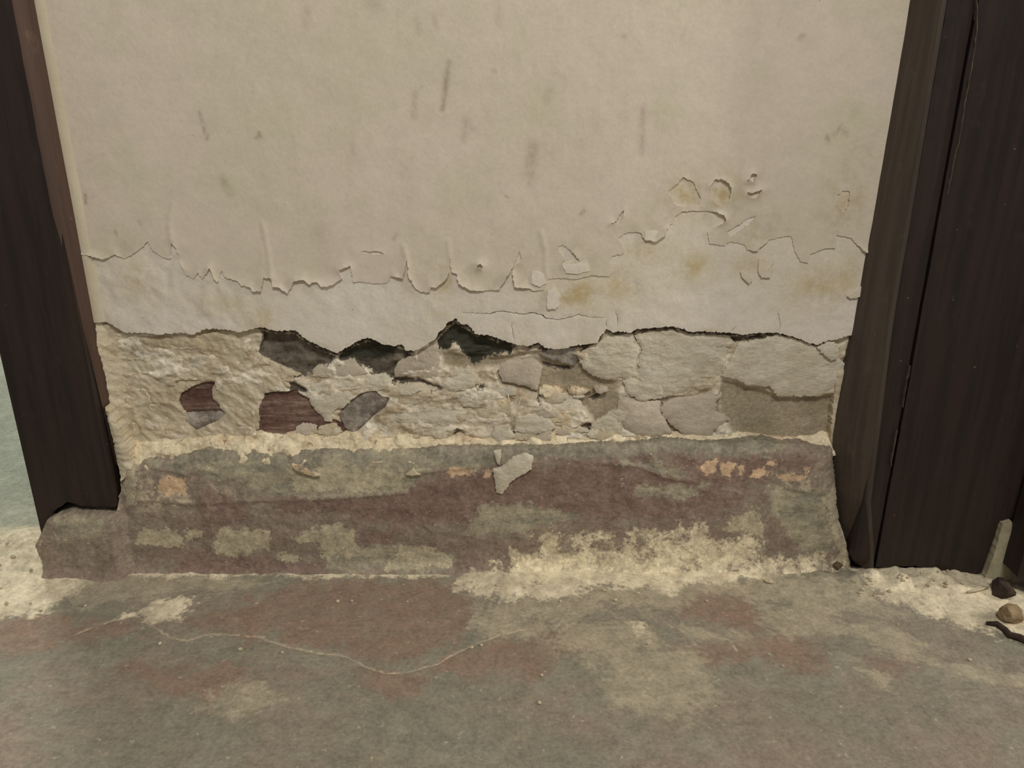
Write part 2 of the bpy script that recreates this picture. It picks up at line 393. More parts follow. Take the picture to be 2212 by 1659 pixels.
# ------------------------------------------------------------------ wall core
pier = empty('wall_back', (0, 0, 0)); tag(pier, 'cream painted wall pier with crumbling plaster between two dark door frames', 'wall', kind='structure')
box('pier_body', -0.675, 0.66, 0.034, 0.28, -0.01, 2.4, PALE, pier)

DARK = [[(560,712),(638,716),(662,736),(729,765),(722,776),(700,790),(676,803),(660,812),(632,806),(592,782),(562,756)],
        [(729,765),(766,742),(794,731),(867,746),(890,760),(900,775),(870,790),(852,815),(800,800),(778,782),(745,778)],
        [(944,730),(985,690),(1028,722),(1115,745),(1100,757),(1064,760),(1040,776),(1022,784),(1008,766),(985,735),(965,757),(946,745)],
        [(838,812),(905,812),(958,832),(940,836),(860,826)],  # shadow line below the plaster flake, painted dark
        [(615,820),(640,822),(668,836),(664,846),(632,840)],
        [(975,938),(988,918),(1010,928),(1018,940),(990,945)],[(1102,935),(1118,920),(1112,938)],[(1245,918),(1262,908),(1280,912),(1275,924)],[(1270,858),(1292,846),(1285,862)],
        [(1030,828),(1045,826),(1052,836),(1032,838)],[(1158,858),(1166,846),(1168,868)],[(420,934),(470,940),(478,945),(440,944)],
        [(1160,745),(1240,752),(1300,735),(1325,718),(1700,722),(1760,746),(1500,724),(1330,726),(1290,748),(1200,764)],  # thin shadow gap under the right plaster edge, painted dark
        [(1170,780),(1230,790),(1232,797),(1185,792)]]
MOULD = [[(944,730),(985,690),(1028,722),(1115,745),(1100,757),(1064,760),(1040,776),(1022,784),(1008,766),(985,735),(965,757),(946,745)],
         [(558,710),(580,714),(575,730),(562,728)],[(729,765),(794,731),(867,746),(840,770),(790,775)]]
SMOOTH = [[(1556,815),(1600,822),(1680,850),(1800,845),(1805,920),(1790,945),(1700,955),(1580,935),(1560,900),(1545,860)],
          [(1070,800),(1100,770),(1240,760),(1330,820),(1345,900),(1290,920),(1260,880),(1170,850),(1080,830)],
          [(955,750),(1000,760),(1060,765),(1160,755),(1080,790),(1000,795),(955,790)],[(1340,850),(1560,850),(1540,940),(1400,945),(1345,920)]]
BRK = [[(384,820),(466,818),(470,850),(495,890),(480,912),(421,938),(395,915),(380,870)],
       [(556,930),(553,880),(562,850),(600,843),(640,844),(667,858),(680,885),(702,903),(722,905),(742,915),(766,944),(720,942),(640,937),(598,938)],
       [(733,898),(742,880),(762,860),(785,846),(812,844),(824,857),(842,858),(832,880),(806,897),(786,917),(764,936),(744,924)]]
for a_, b_, up, dn in ((556, 900, 22, 3), (940, 1120, 22, 4), (1120, 1300, 22, 1), (1300, 1770, 22, 2)):  # dark cement bands; the right stretch paints in the edge's shadow gap
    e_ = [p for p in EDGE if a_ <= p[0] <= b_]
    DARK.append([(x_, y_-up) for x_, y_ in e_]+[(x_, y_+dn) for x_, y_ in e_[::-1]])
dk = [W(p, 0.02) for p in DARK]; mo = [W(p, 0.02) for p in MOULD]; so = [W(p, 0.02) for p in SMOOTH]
gx = np.arange(-0.60, 0.50, 0.0016); gz = np.arange(0.15, 0.47, 0.0016)
X, Z = np.meshgrid(gx, gz); P = np.stack([X.ravel(), Z.ravel()], 1)
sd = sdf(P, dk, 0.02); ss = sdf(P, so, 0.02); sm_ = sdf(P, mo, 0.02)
x, z = P[:, 0], P[:, 1]
rug = fbm(x, z*1.5, 26, 5, 3)-0.5; rid = 1-np.abs(2*fbm(x*0.8, z*1.6, 34, 4, 11)-1)
smw = sstep(-0.003, 0.006, ss)
Yc = 0.0115+(0.010*rug-0.007*(rid-0.6))*(1-0.85*smw)+0.004*smw
Yc = Yc+0.006*sstep(-0.003, 0.004, sd)
Yc = Yc+0.02*sstep(-0.001, 0.003, sdf(P, [W(p, 0.014) for p in BRK], 0.01))
Yc = Yc-0.0022*fbm(x, z, 160, 3, 5)*(1-smw)
Yc = np.clip(Yc, 0.004, 0.0335)
nx, nz = len(gx), len(gz)
fc = [(j*nx+i, j*nx+i+1, (j+1)*nx+i+1, (j+1)*nx+i) for j in range(nz-1) for i in range(nx-1)]
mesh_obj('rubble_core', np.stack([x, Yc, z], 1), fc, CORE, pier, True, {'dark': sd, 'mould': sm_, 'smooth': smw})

# ------------------------------------------------------------------ plaster slab with its undercoat
edge = jagged(W(EDGE), 0.0022, 0.0016, rng, closed=False)
outer = np.concatenate([[[XL-0.02, edge[0, 1]+0.012]], edge, [[XR+0.02, edge[-1, 1]+0.004]], [[XR+0.02, 2.4]], [[XL-0.02, 2.4]]])
def crackloop(pts, wpx):
    L = jagged(W(pts), 0.003, 0.0009, rng, closed=False); n = len(L)
    t = np.linspace(0, 1, n); ww = wpx*0.00036*(0.35+0.65*np.sin(np.pi*np.clip(t, 0.02, 0.98)))*(0.7+0.6*rng.random(n))
    d = np.gradient(L, axis=0); d /= np.linalg.norm(d, axis=1)[:, None]; nn = np.stack([-d[:, 1], d[:, 0]], 1)
    return np.concatenate([L+nn*ww[:, None]*0.5, (L-nn*ww[:, None]*0.5)[::-1]])
CR = [([(997,675),(1060,678),(1073,673),(1090,673),(1130,679),(1150,676),(1168,680),(1180,688),(1205,691),(1225,687),(1250,679),(1270,684),(1307,686)], 3.4),
      ([(1680,674),(1684,690),(1687,702),(1682,713)], 2.0), ([(1589,704),(1584,711),(1580,716)], 2.0),
      ([(1330,668),(1334,690),(1334,706)], 1.6), ([(1312,690),(1309,700),(1311,705)], 1.6),([(1106,697),(1108,720),(1113,739)], 1.4)]
cracks = [crackloop(p, w_) for p, w_ in CR]
peelW = W(PEEL)
YST = [(1250,635,60,28,1),(1340,615,30,28,.9),(1500,575,28,24,.95),(1770,620,45,40,.8),(965,612,22,14,1.1),(1620,570,30,22,.5),(880,600,12,30,.5),(1830,600,20,40,.7),(1500,470,40,20,.5),(300,600,40,40,.5),(560,690,30,22,.8),(480,660,60,20,.35),(1265,590,25,12,.8),(1535,715,14,10,.9),(1400,545,50,22,.5),(1478,416,34,34,.9),(1556,416,28,34,.95),(1625,418,20,10,.8),(1822,436,14,24,.8)]
def blobs(P, L, Y=0.0):
    o = np.zeros(len(P))
    for cx, cy, rx, ry, s in L:
        c = W([(cx, cy)], Y)[0]; r = np.abs(W([(cx+rx, cy+ry)], Y)[0]-c)
        q = ((P-c)/r); o = np.maximum(o, s*np.exp(-(q*q).sum(1)*0.8))
    return o
def d_plaster(x, z, d):
    y = 0.0016*(fbm(x, z, 9, 3, 21)-0.5)
    y = y-0.0015*(fbm(x, z, 60, 3, 22)-0.5)*sstep(0.50, 0.40, z)
    left = sstep(-0.30, -0.36, x)*sstep(0.55, 0.45, z)
    y = y-0.0030*(fbm(x*1.3, z, 45, 4, 23)-0.5)*left
    return y+0.0003*sstep(0.002, 0, d)
pl = sheet('plaster_layer', outer, cracks, 0.010, 0.0035, d_plaster, UNDER, pier,
           {'ystain': lambda P: np.clip(blobs(P, YST), 0, 1)}, zfine=0.62, seed=3)

# ------------------------------------------------------------------ peeling top coat of paint
pe = jagged(peelW, 0.0022, 0.0011, rng, closed=False)
couter = np.concatenate([[[XL-0.02, pe[0, 1]]], pe, [[XR+0.02, pe[-1, 1]]], [[XR+0.02, 2.4]], [[XL-0.02, 2.4]]])
HOLES = [[(1443,412),(1456,403),(1475,382),(1497,393),(1513,428),(1509,443),(1472,446),(1456,439)],
         [(1532,403),(1544,386),(1566,390),(1579,406),(1576,428),(1556,446),(1541,434)],
         [(1612,414),(1625,416),(1645,409),(1632,428),(1619,426)],[(1611,390),(1623,374),(1634,377),(1627,393)],
         [(1205,532),(1216,528),(1228,538),(1244,552),(1252,566),(1236,567),(1210,571),(1222,560),(1212,548)],
         [(1808,420),(1822,412),(1836,415),(1832,445),(1822,458),(1812,450)],[(1342,458),(1348,452),(1345,470),(1338,481),(1318,484),(1332,476)],
         [(1030,572),(1038,568),(1044,574),(1039,580),(1031,579)],[(777,541),(800,543),(818,542),(830,547),(812,549),(790,547)],
         [(1570,500),(1590,488),(1618,470),(1632,466),(1620,482),(1596,498),(1578,512)],[(1640,550),(1690,545),(1700,548),(1680,556),(1645,558)]]
choles = [jagged(W(h), 0.0022, 0.0012, rng) for h in HOLES]
ST = [(970,135,956,235,5,.8),(898,200,893,250,6,.45),(432,240,447,300,3,.7),(447,292,447,300,4,1),(560,288,563,296,4,.9),(553,299,562,296,3,.7),(1152,320,1143,372,15,.50),(1190,190,1182,216,9,.3),(1388,235,1386,328,6,.42),(1008,260,1003,300,9,.4),(1016,278,1024,282,7,.35),(482,385,498,418,8,.45),(665,20,660,60,8,.35),(800,8,810,14,14,.35),(900,40,905,70,6,.3),(1144,388,1142,400,4,.35),(1728,82,1734,78,4,.8),(1786,295,1788,305,4,.8),(1800,292,1818,270,3,.6),(1822,280,1826,288,4,.8),(545,180,547,200,2,.3),(760,300,763,330,6,.25),(1470,85,1480,60,3,.2),(100,260,108,330,3,.4),(185,420,186,440,3,.8),(190,350,230,330,3,.2),(1075,0,1078,60,5,.2),(1690,20,1680,60,3,.2),(250,500,252,506,3,.8),(300,480,306,482,3,.6),(850,515,858,505,4,.5),(1255,462,1262,455,4,.8),(935,30,945,60,4,.25),(1065,150,1068,156,3,.6),(1345,78,1349,80,4,.5),(690,500,700,560,20,.18)]
def capsules(P, L):
    o = np.zeros(len(P))
    for x0, y0, x1, y1, wd, s in L:
        A, B = W([(x0, y0), (x1, y1)]); r = wd*0.00055
        k = np.nonzero((P[:, 0] > min(A[0], B[0])-4*r) & (P[:, 0] < max(A[0], B[0])+4*r) & (P[:, 1] > min(A[1], B[1])-4*r) & (P[:, 1] < max(A[1], B[1])+4*r))[0]
        if len(k): o[k] = np.maximum(o[k], s*np.exp(-(seg_dist(P[k], A, B)/r)**2*0.8))
    return o
FL = [(1480,420,60,50,.6),(1560,420,50,50,.7),(1820,440,40,60,.8),(1640,500,60,50,.5),(1380,510,60,30,.5),(950,600,40,40,.5),(880,590,30,40,.4),(1120,570,30,40,.4),(1240,560,50,40,.5),(260,560,70,40,.5),(200,300,60,60,.2),(1850,330,40,60,.4)]
def d_coat(x, z, d):
    lift = sstep(0.42, 0.75, fbm(x, z, 22, 3, 31))*(z < 0.60)
    y = -0.0013+0.0016*(fbm(x, z, 9, 3, 21)-0.5)-0.0036*lift*np.exp(-d/0.0055)
    y = y-0.0012*(fbm(x, z, 18, 3, 32)-0.5)
    ridge = 0
    for ln in ([(372,524),(366,480),(375,440)], [(588,600),(580,540),(568,482)], [(971,556),(968,520)], [(1180,600),(1178,540),(1168,500)],[(880,560),(872,530)]):
        dd = line_dist(np.stack([x, z], 1), W(ln), 0.02); ridge = ridge+0.0011*np.exp(-(dd/0.0022)**2)
    return y-ridge
sheet('paint_coat', couter, choles, 0.0016, 0.0032, d_coat, COAT, pl, {'stain': lambda P: np.clip(capsules(P, ST), 0, 1), 'flaw': lambda P: np.clip(blobs(P, FL), 0, 1)}, zfine=0.80, seed=4)

# loose curls of paint still hanging below the peel line
def chip(name, pts, Y, th, mat, parent, dome=0.0, tilt=(0, 0), rough=0.0, sc_=60, sp=0.0028, jag=0.0012, back=None, seed=1, edge=0.003, st=(1, 1)):
    q = jagged(W(pts, Y), 0.0026, jag, np.random.default_rng(seed)); c = q.mean(0)
    def f(x, z, d):
        y = Y-dome*(1-np.exp(-d/0.012))+tilt[0]*(x-c[0])+tilt[1]*(z-c[1])
        y = y-rough*(fbm(x*st[0], z*st[1], sc_, 5, seed)-0.5)*2-rough*0.35*(fbm(x*st[0], z*st[1], sc_*3.2, 3, seed+40)-0.5)*2
        return y+edge*np.exp(-d/0.0022)
    return sheet(name, q, [], Y+th if back is None else back, sp, f, mat, parent, None, None, seed)
CURL = [[(1184,628),(1196,622),(1208,636),(1206,662),(1200,668),(1183,668),(1181,645)],[(1640,560),(1660,585),(1672,566),(1664,600),(1645,600),(1638,585)],
        [(1150,585),(1172,590),(1180,612),(1165,620),(1148,612)],[(1600,588),(1618,590),(1626,606),(1618,614),(1604,600)],[(1215,572),(1245,569),(1268,560),(1275,585),(1250,592),(1222,590)],
        [(1850,628),(1866,614),(1864,640),(1838,645),(1830,640)],[(1392,500),(1436,497),(1428,514),(1412,522),(1396,514)]]
for i, p in enumerate(CURL): chip('paint_curl', p, -0.0022, 0.0012, COAT if i % 2 else UNDER, pl, 0.0004, (0, 0.05), 0.0003, jag=0.0008, edge=0.0, back=0.0002, seed=60+i)

# ------------------------------------------------------------------ bricks and stone in the holes
chip('brick', [(374,818),(470,812),(476,850),(500,890),(470,896),(395,894),(376,870)], 0.0145, 0.016, BRICK, pier, 0.001, (0, 0), 0.0016, 40, seed=71, st=(0.6, 2.2))
chip('rubble_stone', [(390,892),(440,889),(495,886),(490,912),(430,940),(395,930)], 0.0135, 0.016, STONE, pier, 0.003, (0, -0.1), 0.0030, 70, seed=72)
chip('brick', [(556,930),(553,880),(562,850),(600,843),(640,844),(667,858),(680,885),(702,903),(722,905),(742,915),(766,944),(720,942),(640,937),(598,938)], 0.0105, 0.018, BRICK, pier, 0.001, (0.03, 0.05), 0.0028, 30, seed=73, st=(0.4, 2.6))
chip('rubble_stone', [(733,898),(742,880),(762,860),(785,846),(812,844),(824,857),(842,858),(832,880),(806,897),(786,917),(764,936),(744,924)], 0.0095, 0.018, STONE, pier, 0.002, (0, 0.08), 0.0022, 50, seed=74)

# ------------------------------------------------------------------ big remnants of the first plaster coat
H1 = [(443,826),(465,825),(456,844),(459,863),(487,894),(475,907),(421,932),(399,910),(399,894),(384,869),(389,850),(418,834)]
P1 = [(202,682),(234,700),(272,722),(351,728),(418,726),(478,714),(557,711),(566,724),(561,745),(556,765),(585,782),(620,800),(648,812),(616,822),(626,838),(598,846),(570,851),(562,880),(560,905),(559,928),(530,938),(480,952),(440,968),(300,985),(286,962),(268,935),(250,900),(236,850),(218,770)]
q1 = jagged(W(P1, 0.006), 0.0026, 0.0016, rng); h1 = jagged(W(H1, 0.008), 0.0024, 0.0012, rng)
creas = [W(l, 0.006) for l in ([(275,880),(330,868),(370,872),(400,895)], [(268,925),(290,905),(330,960)], [(290,890),(310,930),(335,955)], [(420,932),(440,950)],[(285,720),(290,745),(284,760)],[(500,905),(530,925),(556,935)])]
def d_p1(x, z, d):
    Q = np.stack([x, z], 1)
    low = sstep(0.335, 0.29, z)
    u = x*0.8-z*0.6; v = x*0.6+z*0.8
    y = 0.0060+0.003*low-0.0026*(fbm(u, v*2.0, 60, 5, 81)-0.5)*2-0.0016*(fbm(u, v*1.6, 150, 3, 82)-0.5)*2
    y = y-0.003*(fbm(x, z, 12, 2, 83)-0.5)*2
    for c in creas: y = y-0.0022*np.exp(-(line_dist(Q, c, 0.02)/0.003)**2)
    y = y-0.017*sstep(-0.518, -0.552, x)*sstep(0.39, 0.33, z)
    return y+0.0015*np.exp(-d/0.002)
sheet('rough_plaster', q1, [h1], 0.03, 0.0021, d_p1, RAWL, pier, seed=5)
REM = [ # outline, Y, dome, tilt, rough, material
 ([(675,802),(682,792),(715,785),(720,776),(733,782),(763,774),(776,792),(794,807),(766,814),(715,814),(677,813)], .017, .001, (0,0.05), .0005, SMO),
 ([(665,855),(695,857),(728,848),(753,847),(763,860),(743,881),(729,882),(718,893),(716,912),(702,911),(697,896),(672,876)], .007, .001, (0,-0.05), .0006, RAW),
 ([(852,797),(862,780),(905,762),(943,732),(952,790),(958,820),(950,828),(905,811),(852,814)], .011, .002, (0.06,-0.15), .0012, SMO),
 ([(953,833),(963,815),(981,795),(1021,795),(1032,812),(1032,830),(1001,843),(976,845)], .007, .004, (0,0.15), .0020, RAW),
 ([(1077,807),(1082,787),(1102,777),(1153,774),(1173,792),(1161,843),(1128,832),(1085,824)], .016, .003, (0,0.05), .0008, SMO),
 ([(1249,772),(1259,757),(1295,739),(1310,726),(1366,721),(1375,736),(1383,752),(1378,777),(1376,815),(1351,820),(1340,815),(1315,822),(1280,812),(1259,795)], .008, .006, (0,-0.06), .0022, RAW),
 ([(1370,724),(1399,716),(1449,711),(1477,721),(1540,724),(1578,726),(1586,741),(1568,769),(1576,774),(1556,810),(1533,835),(1452,853),(1437,860),(1384,868),(1353,848),(1346,822),(1380,815),(1380,772),(1388,757)], .008, .004, (0.02,-0.06), .0018, RAW),
 ([(1586,762),(1596,739),(1642,734),(1680,722),(1715,731),(1766,749),(1781,757),(1809,772),(1829,787),(1827,822),(1799,835),(1778,855),(1743,857),(1682,857),(1665,836),(1616,833),(1591,820),(1558,812),(1576,782)], .005, .003, (0.0,-0.04), .0012, RAW),
 ([(1766,752),(1789,739),(1804,739),(1814,757),(1809,774),(1796,779),(1781,767)], -.002, .003, (0,0.15), .0012, RAW),
 ([(1335,873),(1343,853),(1384,866),(1427,866),(1429,893),(1452,934),(1414,944),(1371,939),(1348,924),(1338,904)], .013, .008, (0,0.12), .0010, SMO),
 ([(1427,881),(1447,863),(1503,853),(1561,850),(1548,868),(1546,888),(1578,906),(1543,929),(1538,944),(1477,939),(1452,919),(1432,901)], .014, .005, (0,0.05), .0014, SMO),
 ([(830,905),(850,885),(900,876),(965,872),(1010,888),(992,915),(960,925),(900,922)], .010, .004, (0,0.2), .0022, RAW),
 ([(1030,880),(1062,868),(1100,870),(1112,898),(1060,915),(1035,905)], .010, .003, (0,0.1), .0022, RAWL),
 ([(1163,858),(1200,850),(1240,850),(1266,888),(1250,915),(1180,902)], .012, .003, (0.1,0.1), .0014, RAW),
 ([(1112,897),(1180,893),(1200,925),(1150,940),(1110,930)], .006, .004, (0,0.2), .0020, RAW),
 ([(1060,940),(1070,922),(1100,918),(1112,945),(1080,957)], .004, .003, (0,0.2), .0015, RAW),
 ([(1280,915),(1330,885),(1345,930),(1300,937),(1275,925)], .010, .004, (0,0.1), .0016, RAW),
 ([(770,815),(830,808),(850,820),(835,842),(790,845),(750,838),(690,850),(660,838),(700,822)], .011, .003, (0,0.2), .0026, RAW),
 ([(850,835),(905,828),(955,842),(975,862),(900,872),(848,880),(838,858)], .010, .003, (0,0.15), .0026, RAWL),
 ([(980,850),(1040,843),(1075,850),(1070,872),(1030,880),(1000,878)], .009, .003, (0,0.15), .0024, RAW),
 ([(1210,752),(1245,750),(1250,775),(1240,790),(1190,778),(1165,762)], .016, .002, (0,-0.1), .0016, STONE),
 ([(1810,800),(1834,800),(1822,840),(1818,900),(1812,960),(1798,985),(1795,930),(1803,860)], .002, .003, (0,0), .0025, RAWL),
 ([(226,880),(244,905),(264,950),(280,985),(286,1010),(262,1040),(250,990),(238,930)], -.026, .003, (0,0), .0035, RAWL),
]
for i, (p, Y, dm, tl, ro, mt) in enumerate(REM):
    chip('plaster_remnant', p, min(Y*0.75+0.0012, 0.0090), 0.02, mt, pier, dm*0.45, (tl[0]*0.5, tl[1]*0.5), ro*0.8, 60, back=0.028, seed=100+i, sp=0.0022, st=(0.8, 2.2), jag=0.0018, edge=0.0010)
# smaller flakes of plaster clinging to the rubble
r2 = np.random.default_rng(55)
def rnd_poly(cx, cy, r, asp):
    n = r2.integers(6, 10); a = np.sort(r2.uniform(0, 2*math.pi, n)); a = np.linspace(0, 2*math.pi, n, endpoint=False)+r2.uniform(-.25, .25, n)
    rr = r*r2.uniform(0.65, 1.1, n); th = r2.uniform(-.5, .5)
    return [(cx+q*math.cos(b+th), cy+q*asp*math.sin(b+th)) for q, b in zip(rr, a)]
for k in range(44):
    if k < 26: cx, cy = r2.uniform(830, 1345), r2.uniform(835, 945)
    elif k < 36: cx, cy = r2.uniform(560, 850), r2.uniform(925, 962)
    else: cx, cy = r2.uniform(860, 1330), r2.uniform(905, 950)
    if 720 < cx < 850 and cy < 935: continue
    chip('plaster_flake', rnd_poly(cx, cy, r2.uniform(12, 34), r2.uniform(0.3, 0.6)), r2.uniform(.0055, .0085), 0.02, [RAW, RAWL, SMO, LEDGE][k % 4], pier, r2.uniform(0, .0008), (r2.uniform(-.08, .08), r2.uniform(0, .16)), .0009, 80, back=0.026, seed=200+k, sp=0.0026, jag=0.0022, edge=0.0008)

# ------------------------------------------------------------------ mortar ledge above the skirting
LED = [(272,950),(300,960),(420,948),(470,938),(560,928),(600,934),(640,922),(660,928),(700,936),(760,936),(800,918),(840,920),(900,928),(960,932),(1040,928),(1100,938),(1160,930),(1260,928),(1340,934),(1420,943),(1480,938),(1560,943),(1620,942),(1700,953),(1760,949),(1785,938),(1802,944),(1802,980),(1780,982),(1740,978),(1700,982),(1660,972),(1560,975),(1500,972),(1440,970),(1290,980),(1200,985),(950,985),(900,992),(700,992),(680,1006),(640,1000),(580,996),(445,992),(360,1006),(300,1015),(274,1000)]
ql = jagged(W(LED, 0.0), 0.0026, 0.0016, rng)
zt = lambda x: np.interp(x, *zip(*[(p[0], p[1]) for p in W([(272,955),(640,940),(1100,950),(1500,945),(1700,957),(1810,950)], 0.0)]))
def d_led(x, z, d):
    t = np.clip((zt(x)-z)/0.024, -0.2, 1.2)
    y = 0.009-0.020*t-0.0065*(fbm(x, z*1.5, 60, 5, 91)-0.5)*2-0.0022*(fbm(x, z, 150, 3, 92)-0.5)*2
    return y+0.002*np.exp(-d/0.002)
sheet('mortar_ledge', ql, [], 0.03, 0.0022, d_led, LEDGE, pier, seed=6)

# ------------------------------------------------------------------ skirting
YS = -0.020
SK = [(96,1160),(118,1108),(160,1094),(258,1100),(258,1060),(250,1005),(290,1000),(330,996),(362,996),(445,977),(506,984),(580,984),(640,982),(700,979),(900,980),(950,974),(1090,974),(1200,974),(1290,970),(1380,967),(1440,961),(1500,964),(1560,966),(1660,960),(1700,969),(1740,968),(1780,976),(1806,978),(1811,1040),(1813,1100),(1822,1160),(1834,1226),(1810,1262),(1500,1262),(900,1262),(118,1262),(112,1200)]
qs = jagged(W(SK, YS), 0.0028, 0.0012, rng)
SKG = [[(300,1000),(445,977),(580,985),(700,978),(1000,970),(1290,965),(1440,955),(1660,955),(1700,970),(1650,985),(1560,975),(1440,975),(1300,985),(1180,985),(1060,1000),(1010,1010),(930,1015),(900,1040),(880,1060),(760,1070),(700,1072),(620,1075),(600,1062),(545,1080),(540,1050),(480,1025),(430,1015),(400,1022),(330,1012)],
       [(1366,1052),(1385,1044),(1450,1048),(1532,1043),(1512,1064),(1440,1070),(1362,1068)],[(1330,992),(1400,1000),(1440,1005),(1500,1030),(1460,1034),(1420,1018),(1350,1006)],[(430,1010),(560,1020),(590,1060),(545,1060),(500,1040),(440,1035)],[(690,1180),(850,1170),(980,1190),(980,1222),(840,1225),(720,1215)],[(1040,1090),(1150,1085),(1240,1110),(1130,1150),(1000,1150)],[(1650,1060),(1760,1050),(1800,1130),(1790,1190),(1720,1190),(1680,1120)],[(130,1100),(250,1104),(240,1140),(140,1150)]]
SKN = [[(360,998),(445,976),(506,982),(580,984),(575,1000),(500,1000),(440,1005),(380,1008)],[(900,976),(1090,968),(1290,962),(1440,953),(1660,952),(1690,968),(1560,985),(1440,978),(1290,990),(1200,985),(1080,1000),(900,990)],[(620,985),(700,979),(690,1015),(660,1020),(640,1005)]]
SKP = [[(297,1138),(362,1134),(401,1145),(394,1167),(373,1180),(340,1171),(300,1167)],[(463,1145),(510,1134),(560,1137),(586,1150),(580,1180),(545,1195),(500,1197),(470,1180)],[(637,1160),(691,1131),(738,1127),(770,1138),(763,1163),(796,1199),(698,1199),(694,1171),(651,1171)],[(597,1196),(622,1189),(655,1199),(651,1207),(600,1205)],[(850,1205),(870,1175),(910,1172),(970,1190),(975,1215),(900,1222),(840,1220)],[(620,1010),(720,1005),(880,1020),(870,1050),(760,1062),(640,1060)],[(1092,1195),(1105,1182),(1150,1190),(1170,1210),(1110,1215)],[(400,1140),(440,1140),(436,1160),(405,1165)],[(1630,1100),(1650,1130),(1640,1150),(1560,1140),(1580,1110)],[(1776,1070),(1812,1050),(1834,1225),(1806,1218),(1790,1140)],[(262,1010),(300,1006),(296,1090),(266,1096)]]
SKS = [[(985,1265),(990,1228),(1090,1216),(1180,1200),(1165,1175),(1150,1160),(1200,1132),(1222,1150),(1212,1185),(1236,1190),(1235,1152),(1322,1145),(1330,1172),(1351,1152),(1387,1138),(1452,1142),(1500,1131),(1540,1160),(1557,1170),(1590,1150),(1615,1152),(1647,1174),(1629,1208),(1665,1202),(1719,1198),(1774,1199),(1795,1225),(1830,1225),(1830,1270)]]
SKF = [[(1512,1010),(1530,995),(1548,993),(1545,1018),(1525,1020)],[(1550,1005),(1570,995),(1590,1000),(1580,1015),(1575,1028),(1555,1020)],[(1595,1008),(1605,1005),(1603,1025),(1596,1025)],[(1620,1015),(1650,1008),(1660,1018),(1640,1030),(1622,1030)],[(1660,1000),(1690,995),(1670,1012)],[(1670,1020),(1720,1028),(1740,1030),(1715,1042),(1680,1032)],[(1735,1010),(1750,1008),(1745,1025),(1733,1028)],[(965,1018),(985,1008),(1020,1010),(1010,1025),(975,1028)],[(345,1030),(400,1030),(410,1060),(370,1070),(345,1060)],[(1045,1012),(1062,1015),(1060,1028),(1048,1030)]]
SKR = [[(262,1000),(330,1000),(480,1040),(560,1060),(520,1130),(420,1120),(300,1110),(265,1090)],[(1640,1040),(1810,980),(1830,1225),(1700,1200),(1680,1120)],[(1180,1000),(1500,980),(1740,990),(1760,1040),(1500,1040),(1300,1015)]]
SKO = [[(1060,1012),(1300,992),(1740,984),(1765,1012),(1500,1062),(1640,1064),(1500,1112),(1250,1112),(930,1130),(600,1092),(640,1078),(880,1066),(950,1022)],[(780,1150),(860,1140),(850,1200),(800,1205)],[(420,1195),(560,1205),(760,1212),(700,1228),(380,1228)],[(440,1060),(540,1085),(520,1120),(430,1100)]]
wy = lambda L: [W(p, YS) for p in L]
dips = [W(l, YS) for l in ([(330,1010),(400,1022),(440,1012),(480,1025)], [(630,990),(650,1015),(690,1028)], [(900,1020),(980,1012),(1050,1005)], [(1300,1000),(1380,1005),(1440,1030),(1500,1038)], [(300,1075),(420,1085),(540,1078),(700,1074),(880,1062)],[(1700,1050),(1740,1060),(1760,1050)])]
def d_sk(x, z, d):
    Q = np.stack([x, z], 1)
    top = np.exp(-np.clip(d, 0, 1)/0.007)*sstep(0.05, 0.075, z)
    under = sstep(-0.535, -0.552, x)
    y = YS-0.017*under-0.006*sstep(0.19, 0.06, z)+0.014*top*(1-under)+0.004*top*under
    y = y-0.010*np.exp(-z/0.008)-0.0014*(fbm(x, z*1.4, 24, 5, 95)-0.5)*2-0.0008*(fbm(x, z, 110, 3, 96)-0.5)*2
    for c in dips: y = y+0.0016*np.tanh(0)-0.0020*np.exp(-(line_dist(Q, c, 0.02)/0.0025)**2)
    rg = np.clip(sdf(Q, wy(SKR), 0.012)/0.012, 0, 1)
    return y-0.0034*(fbm(x, z, 55, 4, 97)-0.5)*rg
A = {'grey': SKG, 'green': SKN, 'pale': SKP, 'salt': SKS, 'fleck': SKF, 'oxide': SKO}
at = {k: (lambda P, L=L: sdf(P, wy(L), 0.025)) for k, L in A.items()}
at['rough'] = lambda P: np.clip(sdf(P, wy(SKR), 0.02)/0.02, 0, 1)
skirt = sheet('baseboard_back', qs, [], 0.03, 0.0026, d_sk, SKIRT, None, at, seed=8)
tag(skirt, 'worn dark red cement skirting with grey patches and white salt bloom', 'skirting', kind='structure')
chip('plaster_drip', [(1065,1015),(1083,1011),(1109,990),(1134,983),(1152,990),(1148,1015),(1116,1033),(1101,1044),(1094,1058),(1083,1069),(1073,1066),(1069,1040)], -0.0265, 0.008, RAW, skirt, 0.0012, (0, 0), 0.0006, seed=301, edge=0.001, sp=0.0022)
chip('plaster_drip', [(1067,978),(1082,976),(1082,990),(1079,1005),(1073,1000)], -0.026, 0.008, RAW, skirt, 0.001, (0, 0), 0.0004, seed=302, edge=0.001, sp=0.002, jag=0.0005)
chip('paint_scab', [(630,1004),(650,1008),(668,1020),(690,1028),(676,1030),(650,1020),(636,1014)], -0.0275, 0.006, SKIRT, skirt, 0.001, (0, 0), 0.0005, seed=303, edge=0.0, sp=0.002)
chip('paint_scab', [(884,1020),(892,1012),(898,1022),(908,1026),(890,1028),(876,1026)], -0.0275, 0.006, CRUMB, skirt, 0.001, (0, 0), 0.0005, seed=304, edge=0.0, sp=0.002, jag=0.0005)

